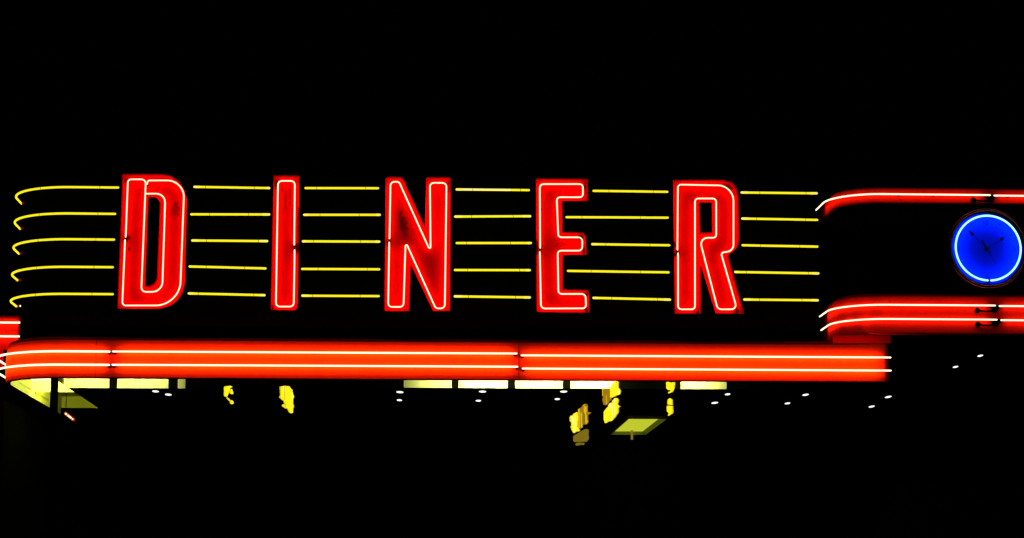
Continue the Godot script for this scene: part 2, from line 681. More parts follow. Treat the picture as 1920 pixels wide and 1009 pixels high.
# ------------------------------------------------------------------ the scene
func _ready() -> void:
	# camera
	var cam := Camera3D.new()
	cam.name = "camera"
	cam.fov = 14.362
	cam.near = 0.1
	cam.far = 600.0
	add_child(cam)
	cam.position = Vector3(0, 1.6, 19.0)
	cam.rotation = Vector3(0.160810, -0.0491332, 0)
	cam.current = true
	# night sky, a trace of moonlight, exposure
	var env := Environment.new()
	var sky := Sky.new()
	var sm := ProceduralSkyMaterial.new()
	sm.sky_top_color = Color(0.004, 0.004, 0.006)
	sm.sky_horizon_color = Color(0.005, 0.005, 0.006)
	sm.ground_bottom_color = Color(0.003, 0.003, 0.003)
	sm.ground_horizon_color = Color(0.005, 0.005, 0.006)
	sky.sky_material = sm
	env.background_mode = Environment.BG_SKY
	env.sky = sky
	env.background_energy_multiplier = 0.2
	env.tonemap_mode = Environment.TONE_MAPPER_LINEAR
	env.tonemap_exposure = 1.0
	env.sdfgi_enabled = true
	env.ssao_enabled = true
	env.ssil_enabled = true
	var we := WorldEnvironment.new()
	we.name = "world_environment"
	we.environment = env
	add_child(we)
	var moon := DirectionalLight3D.new()
	moon.name = "moonlight"
	moon.light_energy = 0.001
	moon.light_angular_distance = 0.5
	moon.light_color = Color(1.0, 0.98, 0.94)
	moon.shadow_enabled = true
	add_child(moon)
	moon.rotation_degrees = Vector3(-50, 25, 0)

	make_materials()
	build_setting()
	build_canopy()
	build_tower()
	build_left_wing()
	build_letters()
	build_yellow_tubes()
	build_canopy_tubes()
	build_clock()
	build_under_canopy()

func make_materials() -> void:
	M.black = paint(0.0025, 0.0025, 0.0025, 0.9, 0.02)
	M.boot = paint(0.003, 0.003, 0.003, 0.8, 0.03)
	M.standoff = paint(0.3, 0.25, 0.2, 0.4, 0.3)
	M.asphalt = paint(0.03, 0.03, 0.032, 0.95, 0.1)
	var an := NoiseTexture2D.new()
	an.width = 256
	an.height = 256
	an.seamless = true
	var fn := FastNoiseLite.new()
	fn.seed = 5
	fn.frequency = 0.12
	an.noise = fn
	var ramp := Gradient.new()
	ramp.set_color(0, Color(0.55, 0.55, 0.55))
	ramp.set_color(1, Color(1, 1, 1))
	an.color_ramp = ramp
	M.asphalt.albedo_texture = an
	M.asphalt.uv1_triplanar = true
	M.asphalt.uv1_world_triplanar = true
	M.asphalt.uv1_scale = Vector3(0.7, 0.7, 0.7)
	M.concrete = paint(0.16, 0.155, 0.15, 0.95, 0.1)
	M.wall = paint(0.003, 0.003, 0.003, 0.9, 0.02)
	M.letter_side = paint(0.58, 0.003, 0.002, 0.7, 0.03)
	M.neon_cream = glow(1.45, 1.27, 0.80)
	M.neon_white = glow(1.7, 1.5, 0.98)
	M.neon_yellow = glow(1.05, 0.91, 0.014)
	M.neon_yellow_end = glow(1.1, 0.95, 0.09)
	M.neon_pale = glow(1.15, 1.0, 0.22)
	M.neon_cyan = glow(0.62, 1.4, 1.6)
	M.lens_white = glow(1.3, 1.27, 1.15)
	M.pan = paint(0.8, 0.8, 0.6, 0.9, 0.1)
	M.fluorescent = glow(1.6, 1.65, 0.9)
	M.sign_bright = worn_glow(1.05, 0.87, 0.012, 41, 0.94)
	M.sign_lit = glow(1.1, 0.92, 0.012)
	M.sign_gold = glow(0.75, 0.48, 0.012)
	M.sign_pale = glow(1.15, 1.02, 0.30)
	M.sign_mustard = worn_glow(0.55, 0.31, 0.012, 43, 0.85)
	M.sign_olive = worn_glow(0.25, 0.18, 0.012, 47, 0.85)
	M.chrome_red_glint = paint(0.80, 0.26, 0.22, 0.16, 0.5, 1.0)  # red of the reflected bands is put into the metal colour

func build_setting() -> void:
	var st := mb()
	quad(st, Vector3(-250, 0, 250), Vector3(250, 0, 250), Vector3(250, 0, -250), Vector3(-250, 0, -250), Vector3.UP)
	var g := part("ground", st, M.asphalt, self)
	g.set_meta("kind", "structure")
	g.set_meta("label", "dark asphalt lot before the diner")
	st = mb()
	box(st, Vector3(-8, -0.05, 1.2), Vector3(9, 0.13, -8.5))
	var pv := part("pavement", st, M.concrete, self)
	pv.set_meta("kind", "structure")
	pv.set_meta("label", "raised concrete pavement under the canopy")
	# diner body behind the canopy
	var b := thing("diner_building", "dark diner wall behind the deep canopy", "building", Vector3(1.6, 0.13, -6.6))
	st = mb()
	box(st, Vector3(-3.8, 0.13, -6.5), Vector3(7.2, 3.97, -6.75))
	part("wall", st, M.wall, b)
	st = mb()
	box(st, Vector3(5.18, 0.13, -3.2), Vector3(7.2, 4.11, -6.5))
	part("entrance_wall", st, M.wall, b)

func band_profile(y0: float, y1: float, top_r: float, low_r: float, lip: float) -> Array:
	var p := [[-0.03, y0 + lip], [-0.03, y0]] if lip > 0.0 else [[-0.03, y0]]
	if low_r > 0.0:
		for k in 5:
			var a := PI / 2 * k / 4.0
			p.append([-low_r + low_r * sin(a), y0 + low_r - low_r * cos(a)])
	else:
		p.append([0.0, y0])
	for k in 8:
		var a := PI / 2 * k / 7.0
		p.append([-top_r + top_r * cos(a), y1 - top_r + top_r * sin(a)])
	p.append([-top_r - 0.05, y1])
	return p

func clip_path(path: Array, x_from: float, x_to: float) -> Array:
	# path runs along the flat front from large x to small x first; keep what lies between x_from and x_to (x_from > x_to)
	var out := []
	for i in path.size():
		var p: Array = path[i]
		if p[0].x <= x_from + 1e-5 and p[0].x >= x_to - 1e-5:
			out.append(p)
	return out

func build_canopy() -> void:
	var t := thing("canopy", "red banded canopy with black soffit under the roof sign", "canopy", Vector3(0.4, 3.68, -3.0))
	var prof := [[-0.03, 3.684], [-0.016, 3.683], [-0.006, 3.694], [0.0, 3.728], [0.0, 3.935], [-0.003, 3.968], [-0.009, 3.999], [-0.018, 4.028], [-0.030, 4.050], [-0.050, 4.060], [-0.088, 4.062]]
	# right end, middle, corner: three sheets with open seams
	var right := mirrored(plan_left(2 * 4.372 - 4.372 + 0.0, -0.08, 4.0, 0.05, -0.30, 6), 4.372 - 0.186)
	# the mirrored end turns back at x = 4.372; then the flat front runs to the seam
	var r_path := []
	for q in right:
		if q[0].x > 4.2:
			r_path.append(q)
	r_path.append([Vector2(1.003, -0.08), Vector2(0, 1)])
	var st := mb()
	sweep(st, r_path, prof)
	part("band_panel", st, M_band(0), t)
	st = mb()
	sweep(st, [[Vector2(0.999, -0.08), Vector2(0, 1)], [Vector2(-2.776, -0.08), Vector2(0, 1)]], prof)
	part("band_panel", st, M_band(1), t)
	st = mb()
	sweep(st, plan_left(-2.780, -0.08, -3.67, 0.60, -3.75, 18), prof)
	part("band_panel", st, M_band(2), t)
	# back of the hanging edge: black along the front, white where the side light pans meet it
	st = mb()
	sweep(st, mirrored([[Vector2(-4.30, -0.111), Vector2(0, -1)], [Vector2(3.07, -0.111), Vector2(0, -1)]], 0.0), [[0.0, 3.684], [0.0, 3.80]])
	part("band_back", st, M.black, t)
	st = mb()
	box(st, Vector3(-3.639, 3.686, -0.70), Vector3(-3.632, 3.80, -3.56))
	part("side_liner", st, M.pan, t)
	# roof sheet
	st = mb()
	box(st, Vector3(-3.60, 3.985, -0.62), Vector3(4.36, 4.034, -6.5))
	box(st, Vector3(-3.1, 3.985, -0.17), Vector3(4.33, 4.034, -0.62))
	part("roof", st, M.black, t)
	# soffit boards around the light pans
	var y := 3.75
	for r in [[-1.776, 5.15, -1.366, -4.18], [-3.244, -1.776, -1.552, -4.18], [-3.638, -3.244, -3.566, -4.18], [-3.638, 2.408, -4.18, -6.498], [2.832, 5.15, -4.18, -6.498], [2.408, 2.832, -6.234, -6.498],
			[-3.07, 4.335, -0.112, -0.70], [4.335, 5.15, -0.322, -1.366]]:
		st = mb()
		box(st, Vector3(r[0] + 0.0005, y, r[2]), Vector3(r[1] - 0.0005, y + 0.045, r[3] + 0.0005))
		part("soffit_board", st, M.black, t)
	# top and back of the lamp trough
	st = mb()
	box(st, Vector3(-3.244, y + 0.119, -0.66), Vector3(4.334, y + 0.13, -1.60))
	box(st, Vector3(-1.776, y, -1.3615), Vector3(4.334, y + 0.119, -1.3655))
	box(st, Vector3(-3.244, y, -1.5415), Vector3(-1.776, y + 0.119, -1.5515))
	box(st, Vector3(-3.07, y, -0.70), Vector3(4.334, y + 0.119, -0.69))
	part("trough", st, M.black, t)
	# low red kerb on top of the band where it runs under the tower
	st = mb()
	box(st, Vector3(3.86, 4.048, -0.105), Vector3(4.392, 4.118, -0.16))
	part("upstand", st, M.letter_side, t)
	# slim posts
	st = mb()
	box(st, Vector3(-3.184, 0.13, -0.17), Vector3(-3.123, 3.749, -0.23))
	part("post", st, M.black, t)
	# black board that carries the sign
	var s := thing("sign_board", "tall black sign board with a rounded end behind the letters", "sign board", Vector3(0.2, 4.035, -0.9))
	st = mb()
	sweep(st, plan_left(3.735, -0.17, -3.56, 0.53, -2.6, 16), [[0.0, 4.036], [0.0, 5.49], [-0.12, 5.49]])
	part("board_face", st, M.black, s)
	st = mb()
	box(st, Vector3(-3.2, 5.44, -0.30), Vector3(3.73, 5.485, -2.55))
	part("board_top", st, M.black, s)

func M_band(k: int) -> Material:
	var key := "band%d" % k
	if not M.has(key):
		var bl := []
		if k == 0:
			# dark streaks and a broad dark patch under the tower end
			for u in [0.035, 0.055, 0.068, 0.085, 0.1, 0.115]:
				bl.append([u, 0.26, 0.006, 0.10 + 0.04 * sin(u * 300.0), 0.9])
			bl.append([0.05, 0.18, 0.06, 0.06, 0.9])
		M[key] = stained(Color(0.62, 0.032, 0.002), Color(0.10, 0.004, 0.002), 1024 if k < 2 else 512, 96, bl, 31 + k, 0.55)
		# uv run in metres: bring them to 0..1 along the sheet and round the profile
		var len_: float = [3.62, 3.775, 4.9][k]
		M[key].uv1_scale = Vector3(1.0 / len_, -1.0 / 0.62, 1)
		M[key].uv1_offset = Vector3(0, 1, 0)
	return M[key]

func build_tower() -> void:
	var cx := 5.293
	var t := thing("clock_tower", "black rounded clock tower with red bands beside the letter R", "tower", Vector3(cx, 4.12, -1.6))
	var st := mb()
	var half := plan_left(cx, -0.145, 4.02, 0.31, -3.2, 12)
	var whole := mirrored(half, cx)
	whole.pop_back()
	whole.append_array(half)
	sweep(st, whole, [[0.0, 4.13], [0.0, 5.50], [-0.3, 5.50]])
	part("body", st, M.black, t)
	st = mb()
	box(st, Vector3(4.30, 4.129, -0.11), Vector3(6.28, 4.16, -0.5))
	box(st, Vector3(4.03, 4.129, -0.5), Vector3(6.55, 4.16, -3.2))
	part("soffit", st, M.black, t)
	var bh := plan_left(cx, -0.08, 3.955, 0.37, -2.6, 14)
	var bw := mirrored(bh, cx)
	bw.pop_back()
	bw.append_array(bh)
	st = mb()
	sweep(st, bw, band_profile(5.342, 5.496, 0.03, 0.012, 0.03))
	part("upper_band", st, M_tower(), t)
	st = mb()
	sweep(st, bw, band_profile(4.124, 4.505, 0.04, 0.02, 0.03))
	part("lower_band", st, M_tower(), t)

func M_tower() -> Material:
	if not M.has("tower"):
		M.tower = stained(Color(0.62, 0.012, 0.002), Color(0.12, 0.004, 0.002), 1024, 96, [], 77, 0.6)
		M.tower.uv1_scale = Vector3(1.0 / 7.0, 1.0 / 0.6, 1)
	return M.tower

func build_left_wing() -> void:
	var t := thing("side_wing", "dark side wing with a short red band beyond the sign board's rounded end", "building", Vector3(-4.7, 0.13, -2.4))
	var st := mb()
	box(st, Vector3(-6.4, 0.13, -1.30), Vector3(-3.80, 4.36, -4.2))
	part("wall", st, M.black, t)
	var h := plan_left(-4.5, -1.08, -6.4, 0.1, -1.28, 6)
	var right := []
	for q in mirrored(plan_left(-3.9, -1.08, -3.86, 0.07, -1.25, 7), -3.722):
		right.append(q)
	# right end rounds back at x = -3.61
	var path := []
	for q in right:
		if q[0].x > -3.72:
			path.append(q)
	path.append([Vector2(-6.4, -1.08), Vector2(0, 1)])
	st = mb()
	sweep(st, path, band_profile(4.062, 4.392, 0.05, 0.0, 0.03))
	part("band_panel", st, M_tower(), t)
	st = mb()
	box(st, Vector3(-6.4, 3.90, -1.085), Vector3(-3.79, 4.061, -1.11))
	part("lower_panel", st, M.letter_side, t)
	for y in [4.303, 4.173]:
		var up: bool = y > 4.2
		red_tube("red_band_tube", [Vector3(-3.618, y, -1.0), Vector3(-5.6, y, -1.0)], Vector3.FORWARD, "%s neon tube on the short red band of the side wing" % ("upper" if up else "lower"), "neon tubes on the red bands", 0.0086, 0.08, lin(1, 0.2, 0.05), 0.11, 0.03, 0.05, [0, 1])

func build_letters() -> void:
	var red := Color(0.60, 0.003, 0.002)
	var dirt := Color(0.03, 0.002, 0.002)
	channel_letter("D", [-2.578, 5.520, -2.236, 5.523, -2.143, 5.510, -2.064, 5.459, -2.013, 5.380, -1.985, 5.286, -1.985, 4.522, -2.004, 4.436, -2.051, 4.364, -2.120, 4.314, -2.203, 4.289, -2.588, 4.286],
		[-2.329, 5.301, -2.294, 5.305, -2.258, 5.291, -2.237, 5.255, -2.246, 4.570, -2.266, 4.527, -2.300, 4.505, -2.338, 4.502],
		[[[-2.534, 4.950, -2.529, 5.477, -2.369, 5.478, -2.382, 4.452, -2.196, 4.454, -2.191, 5.348, -2.361, 5.346], [0.03, 0.04, 0.04, 0.12, 0.13]],
		[[-2.357, 5.435, -2.351, 5.468, -2.023, 5.472, -2.038, 4.332, -2.547, 4.328, -2.539, 4.921], [0.02, 0.24, 0.22, 0.03]]],
		stained(red, dirt, 128, 256, [[0.80, 0.25, 0.09, 0.07, 0.55], [0.10, 0.46, 0.05, 0.02, 0.8], [0.12, 0.545, 0.02, 0.02, 0.95], [0.03, 0.03, 0.05, 0.02, 0.7], [0.72, 0.03, 0.15, 0.02, 0.6, 0.5]], 3, 0.4),
		"red channel letter D outlined in cream neon")
	channel_letter("I", [-1.227, 5.520, -0.983, 5.523, -0.978, 4.358, -0.985, 4.303, -1.010, 4.283, -1.231, 4.285], [],
		[[[-1.028, 4.891, -1.031, 5.477, -1.183, 5.476, -1.182, 4.328, -1.023, 4.329, -1.023, 4.843], [0.035, 0.035, 0.035, 0.035]]],
		stained(red, dirt, 64, 256, [[0.08, 0.05, 0.10, 0.05, 0.95], [0.93, 0.36, 0.05, 0.16, 0.9], [0.94, 0.52, 0.10, 0.045, 0.95], [0.32, 0.08, 0.06, 0.05, 0.5], [0.62, 0.10, 0.05, 0.12, 0.55], [0.45, 0.16, 0.05, 0.10, 0.45], [0.74, 0.30, 0.04, 0.14, 0.5], [0.04, 0.97, 0.07, 0.02, 0.8]], 9, 0.7),
		"narrow red channel letter I with soot-streaked face")
	channel_letter("N", [-0.218, 5.517, -0.058, 5.519, 0.141, 5.081, 0.150, 5.518, 0.382, 5.521, 0.382, 4.286, 0.222, 4.285, 0.024, 4.699, 0.016, 4.283, -0.216, 4.282], [],
		[[[-0.172, 4.956, -0.168, 5.477, -0.091, 5.478, 0.199, 4.836, 0.189, 5.472, 0.339, 5.472, 0.330, 4.323, 0.248, 4.322, -0.027, 4.928, -0.041, 4.333, -0.179, 4.332, -0.174, 4.920], [0.035, 0.03, 0.009, 0.035, 0.035, 0.035, 0.035, 0.009, 0.035, 0.035]]],
		stained(red, dirt, 128, 256, [[0.27, 0.33, 0.075, 0.11, 0.75, 0.45], [0.05, 0.48, 0.04, 0.02, 0.9], [0.98, 0.06, 0.04, 0.06, 0.6]], 14, 0.4),
		"red channel letter N with a dark smudge on its diagonal")
	channel_letter("E", [1.144, 5.517, 1.627, 5.517, 1.629, 5.303, 1.395, 5.301, 1.397, 5.027, 1.574, 5.024, 1.605, 4.992, 1.616, 4.807, 1.398, 4.806, 1.396, 4.502, 1.631, 4.498, 1.637, 4.280, 1.149, 4.283], [],
		[[[1.189, 4.881, 1.187, 5.470, 1.580, 5.474, 1.580, 5.352, 1.341, 5.350, 1.354, 4.980, 1.572, 4.982, 1.571, 4.859, 1.348, 4.857, 1.353, 4.461, 1.599, 4.463, 1.603, 4.332, 1.196, 4.327, 1.186, 4.844], [0.035, 0.03, 0.03, 0.03, 0.03, 0.035, 0.035, 0.03, 0.03, 0.035, 0.03, 0.035]]],
		stained(red, dirt, 128, 256, [[0.03, 0.49, 0.03, 0.06, 0.95], [0.96, 0.04, 0.05, 0.06, 0.8], [0.86, 0.42, 0.06, 0.03, 0.95], [0.92, 0.52, 0.04, 0.06, 0.8], [0.95, 0.85, 0.05, 0.02, 0.9], [0.96, 0.97, 0.05, 0.03, 0.8]], 21, 0.35),
		"red channel letter E with three arms in cream neon")
	channel_letter("R", [2.392, 5.516, 2.861, 5.521, 2.936, 5.503, 2.983, 5.451, 3.001, 5.375, 3.005, 4.959, 2.978, 4.883, 2.898, 4.819, 3.037, 4.281, 2.767, 4.279, 2.644, 4.708, 2.644, 4.278, 2.396, 4.277],
		[2.645, 5.299, 2.744, 5.300, 2.746, 5.035, 2.649, 5.034],
		[[[2.437, 4.875, 2.449, 5.478, 2.959, 5.473, 2.949, 4.869, 2.834, 4.851, 2.973, 4.333, 2.797, 4.331, 2.638, 4.987, 2.793, 4.988, 2.798, 5.352, 2.604, 5.350, 2.590, 4.330, 2.436, 4.329, 2.442, 4.842], [0.03, 0.14, 0.13, 0.022, 0.04, 0.04, 0.06, 0.03, 0.03, 0.03, 0.03, 0.03]]],
		stained(red, dirt, 128, 256, [[0.03, 0.47, 0.03, 0.03, 0.9], [0.03, 0.55, 0.03, 0.02, 0.95], [0.82, 0.03, 0.12, 0.03, 0.8, 0.6], [0.92, 0.97, 0.05, 0.03, 0.9], [0.25, 0.83, 0.012, 0.008, 0.9], [0.68, 0.12, 0.014, 0.01, 0.8], [0.36, 0.98, 0.03, 0.02, 0.9]], 28, 0.35),
		"red channel letter R at the end of the word")

func build_yellow_tubes() -> void:
	var rows := {
		"between letters D and I": [[-1.940, 5.431, -1.269, 5.427], [-1.964, 5.178, -1.264, 5.183], [-1.947, 4.938, -1.278, 4.938], [-1.967, 4.700, -1.287, 4.688], [-1.967, 4.455, -1.293, 4.444]],
		"between letters I and N": [[-0.938, 5.430, -0.282, 5.435], [-0.945, 5.183, -0.265, 5.189], [-0.952, 4.939, -0.267, 4.942], [-0.957, 4.686, -0.264, 4.688], [-0.950, 4.442, -0.266, 4.443]],
		"between letters N and E": [[0.436, 5.431, 1.092, 5.431], [0.423, 5.179, 1.103, 5.189], [0.437, 4.935, 1.108, 4.941], [0.422, 4.687, 1.098, 4.691], [0.423, 4.446, 1.098, 4.441]],
		"between letters E and R": [[1.685, 5.430, 2.362, 5.428], [1.437, 5.183, 2.363, 5.187], [1.672, 4.935, 2.375, 4.931], [1.448, 4.687, 2.365, 4.681], [1.680, 4.441, 2.373, 4.430]],
		"between letter R and the clock tower": [[3.049, 5.428, 3.740, 5.427], [3.051, 5.185, 3.740, 5.179], [3.048, 4.937, 3.736, 4.930], [2.977, 4.689, 3.738, 4.682], [3.056, 4.436, 3.726, 4.434]],
	}
	var rank := ["topmost", "second from top", "middle", "second from bottom", "lowest"]
	var sd := 100
	for k in rows:
		for i in 5:
			var q: Array = rows[k][i]
			sd += 1
			yellow_tube([Vector3(q[0], q[1], -0.09), Vector3(q[2], q[3], -0.09)], Vector3.FORWARD, k, rank[i], sd, 0.74 if k.ends_with("N and E") and i == 0 else 0.0)
	# the five that curl round the end of the board
	var y := [5.418, 5.176, 4.940, 4.688, 4.443]
	var x1 := [-2.627, -2.647, -2.650, -2.654, -2.647]
	for i in 5:
		var pts := []
		for p in plan_left(x1[i], -0.09, -3.635 - 0.003 * i, 0.58, -0.90, 16):
			pts.append(Vector3(p[0].x, y[i], p[0].y))
		var t := thing("curled_neon_tube", "%s yellow neon tube curling round the rounded end of the board" % rank[i], "neon tube", Vector3(-3.1, y[i], -0.168), "yellow neon stripes between the letters")
		var st := mb()
		tube(st, pts, 0.0100, Vector3.UP)
		part("glass", st, M.neon_yellow, t)
		ring_support(t, Vector3(-2.79 - 0.01 * i, y[i], -0.09), Vector3.RIGHT, Vector3.FORWARD, 0.0100, 0.078)
		var a: Vector3 = pts[6]
		var d: Vector3 = (pts[7] - pts[5]).normalized()
		ring_support(t, a, d, Vector3(-d.z, 0, d.x) if Vector3(-d.z, 0, d.x).z < 0 else Vector3(d.z, 0, -d.x), 0.0100, 0.078)
		st = mb()
		rod(st, Vector3(-3.62, y[i], -0.87), Vector3(-3.561, y[i], -0.87), 0.012)
		part("electrode", st, M.letter_side, t)
	# added glow on the end of the board in place of an electrode glint
	var b := thing("electrode_glint", "added glow for electrode bulb on the sign board under the lowest curled tube", "glint", Vector3(-3.561, 4.43, -0.80))
	var st := mb()
	rod(st, Vector3(-3.563, 4.432, -0.80), Vector3(-3.58, 4.432, -0.80), 0.009)
	part("glint_base", st, M.black, b)
	st = mb()
	rod(st, Vector3(-3.585, 4.432, -0.80), Vector3(-3.592, 4.432, -0.80), 0.008)
	part("glint_glow", st, M.lens_white, b)

func build_canopy_tubes() -> void:
	var light := lin(1.0, 0.205, 0.035)
	var grp := "neon tubes on the red bands"
	var e := 0.40
	for lower in [false, true]:
		var w := "lower" if lower else "upper"
		var yl := 3.797 if lower else 3.916
		var yr := 3.783 if lower else 3.902
		# corner tube that wraps the rounded end
		var pts := []
		var backs := []
		for p in plan_left(-2.648, 0.0, -3.755, 0.68, -1.17, 18):
			pts.append(Vector3(p[0].x, yl - 0.002, p[0].y))
			backs.append(Vector3(-p[1].x, 0, -p[1].y))
		red_tube("red_band_tube", pts, backs, "%s white-hot neon tube wrapping the canopy's rounded corner" % w, grp, 0.0092, 0.08, light, e * 0.9, 0.05, 0.03, [0, 1], M.letter_side)
		red_tube("red_band_tube", [Vector3(-2.617, yl - 0.001, 0), Vector3(0.975 + (0.008 if lower else 0.0), yl + 0.002, 0)], Vector3.FORWARD, "%s long neon tube on the canopy band below letters D, I and N" % w, grp, 0.0078, 0.08, light, e, 0.05, 0.04, [0, 1], M.letter_side)
		red_tube("red_band_tube", [Vector3(1.02 + (0.01 if lower else 0.0), yr, 0), Vector3(4.362, yr, 0)], Vector3.FORWARD, "%s long neon tube on the canopy band below letters E and R" % w, grp, 0.0078, 0.08, light, e, 0.04, 0.09, [0, 1], M.letter_side)
	# tower tubes: one on the upper band, two on the lower band, each in two halves that meet below or above the clock
	var cx := 5.293
	for k in 3:
		var y: float = [5.408, 4.384, 4.254][k]
		var where: String = ["tower band above the clock", "tower band under the clock, upper of two", "tower band under the clock, lower of two"][k]
		var path := plan_left(cx + 0.035 + 0.01 * k, 0.0, 3.872 + 0.01 * k, 0.45, -0.80, 14)
		var col := lin(1.0, 0.25, 0.08)
		var em: float = [0.048, 0.078, 0.078][k]
		for side in 2:
			var pts := []
			var backs := []
			var use := path if side == 0 else mirrored(path, cx + 0.055 + 0.01 * k)
			if side == 1:
				use.reverse()
			for p in use:
				pts.append(Vector3(p[0].x, y - (0.004 if side else 0.0), p[0].y))
				backs.append(Vector3(-p[1].x, 0, -p[1].y))
			red_tube("red_band_tube", pts, backs, "neon tube on the %s, %s" % [where, "letter side" if side == 0 else "past the clamp"], grp, 0.0072, 0.08, col, em, 0.06, 0.03, [0])
		# black boots and looped lead at the joint
		var t := thing("electrode_clamp", "black electrode clamp at the tube joint on %s" % where, "clamp", Vector3(cx, y - 0.05, -0.08), "electrode clamps at the tower joints")
		var st := mb()
		lathe(st, Vector3(cx - 0.10, y - 0.035, -0.08), Vector3.BACK, [[0.0, 0.03], [0.016, 0.03], [0.022, 0.022], [0.026, 0.0]], 18)
		part("boot", st, M.boot, t)
		st = mb()
		lathe(st, Vector3(cx + 0.06, y - 0.024, -0.08), Vector3.BACK, [[0.0, 0.035], [0.022, 0.035], [0.030, 0.026], [0.034, 0.0]], 18)
		part("boot", st, M.boot, t)
		st = mb()
		var loop := []
		for j in 9:
			var a := PI * j / 8.0
			loop.append(Vector3(cx - 0.02 - 0.08 * cos(a), y - 0.03 - 0.016 * sin(a), -0.055))
		tube(st, loop, 0.008, Vector3.BACK, 8)
		part("lead", st, M.boot, t)

func build_clock() -> void:
	var c := Vector3(5.303, 4.921, 0)
	var t := thing("wall_clock", "round blue neon clock with dark hands on the tower", "clock", Vector3(c.x, c.y - 0.36, -0.14))
	var zf := -0.10
	var st := mb()
	disc(st, Vector3(c.x, c.y, zf), 0.335, Vector3.BACK, 64)
	part("face", st, paint(0.001, 0.016, 0.78, 0.8, 0.03), t)
	# deep blue pan side and chrome bezel, its red reflections put in the ring colour
	st = mb()
	lathe(st, Vector3(c.x, c.y, 0), Vector3.BACK, [[0.336, zf - 0.02], [0.336, -0.03], [0.345, -0.028], [0.347, -0.05], [0.349, -0.05], [0.356, -0.04], [0.362, -0.055], [0.362, -0.143]], 72)
	part("bezel", st, M.black, t)
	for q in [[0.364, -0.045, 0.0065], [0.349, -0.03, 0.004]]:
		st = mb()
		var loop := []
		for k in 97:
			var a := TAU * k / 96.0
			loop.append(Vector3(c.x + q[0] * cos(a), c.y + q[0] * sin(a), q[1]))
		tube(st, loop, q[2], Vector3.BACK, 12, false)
		part("red_glint_ring", st, M.chrome_red_glint, t)
	# ring of blue-white neon with a gap at the foot
	var pts := []
	var backs := []
	for k in 73:
		var a := -PI / 2 + 0.055 + (TAU - 0.11) * k / 72.0
		pts.append(Vector3(c.x + 0.301 * cos(a), c.y + 0.301 * sin(a), -0.035))
	st = mb()
	tube(st, pts, 0.0088, Vector3.BACK)
	var ring := part("neon_ring", st, M.neon_cyan, t)
	for k in 12:
		var p0: Vector3 = pts[k * 6]
		var p1: Vector3 = pts[k * 6 + 6]
		var inward := (c - (p0 + p1) / 2.0)
		inward.z = 0
		strip_light(t, p0 + Vector3(0, 0, -0.014), p1 + Vector3(0, 0, -0.014), (Vector3.FORWARD + inward.normalized() * 0.9).normalized(), 0.016, lin(0.08, 0.42, 1.0), 0.026)
	for i in [0, 72]:
		st = mb()
		rod(st, pts[i] + Vector3(0, 0, -0.011), Vector3(pts[i].x, pts[i].y, zf), 0.008)
		part("electrode", st, M.boot, ring)
	# numerals at the quarters, dots between
	var ink := paint(0.0005, 0.001, 0.022, 0.8, 0.03)
	var font := SystemFont.new()
	font.font_names = PackedStringArray(["Droid Sans"])
	for q in [["12", 0.0, 0.245], ["3", 90.0, 0.262], ["6", 180.0, 0.262], ["9", 270.0, 0.262]]:
		var tm := TextMesh.new()
		tm.text = q[0]
		tm.font = font
		tm.font_size = 32
		tm.pixel_size = 0.0017
		tm.depth = 0.002
		var o := MeshInstance3D.new()
		o.name = "numeral"
		o.mesh = tm
		o.material_override = ink
		t.add_child(o, true)
		var a := deg_to_rad(q[1])
		o.position = Vector3(c.x + q[2] * sin(a), c.y + q[2] * cos(a), zf + 0.003) - world_of(t)
	for k in 60:
		if k % 15 == 0:
			continue
		var a := TAU * k / 60.0
		st = mb()
		var p := Vector3(c.x + 0.268 * sin(a), c.y + 0.268 * cos(a), zf + 0.002)
		disc(st, p, 0.0085 if k % 5 == 0 else 0.003, Vector3.BACK, 8)
		part("hour_dot" if k % 5 == 0 else "minute_dot", st, ink, t)
	# hands: 1:53, seconds at 26
	var dark := paint(0.002, 0.002, 0.01, 0.5, 0.2)
	for h in [["hour_hand", 57.0, 0.150, 0.205, 0.019, 0.012], ["minute_hand", 316.5, 0.170, 0.248, 0.017, 0.017]]:
		var a := deg_to_rad(h[1])
		var xf := Transform3D(Basis(Vector3(cos(a), -sin(a), 0), Vector3(sin(a), cos(a), 0), Vector3.BACK), Vector3(c.x, c.y, zf + h[5]))
		st = mb()
		var w: float = h[4]
		slab(st, PackedVector2Array([Vector2(-0.0022, -0.05), Vector2(0.0022, -0.05), Vector2(0.0012, h[2]), Vector2(w, h[2] + 0.012), Vector2(w * 0.7, h[2] + 0.03), Vector2(0, h[3]), Vector2(-w * 0.7, h[2] + 0.03), Vector2(-w, h[2] + 0.012), Vector2(-0.0012, h[2])]), 0.0, 0.003, xf)
		part(h[0], st, dark, t)
	var s := deg_to_rad(150.5)
	var sx := Transform3D(Basis(Vector3(cos(s), -sin(s), 0), Vector3(sin(s), cos(s), 0), Vector3.BACK), Vector3(c.x, c.y, zf + 0.024))
	st = mb()
	slab(st, PackedVector2Array([Vector2(-0.006, -0.09), Vector2(0.006, -0.09), Vector2(0.0025, 0.05), Vector2(0.0015, 0.16), Vector2(-0.0015, 0.16), Vector2(-0.0025, 0.05)]), 0.0, 0.002, sx)
	part("second_hand", st, dark, t)
	st = mb()
	lathe(st, Vector3(c.x, c.y, zf), Vector3.BACK, [[0.020, 0.0], [0.020, 0.028], [0.012, 0.034], [0.0, 0.035]], 20)
	part("hub", st, dark, t)

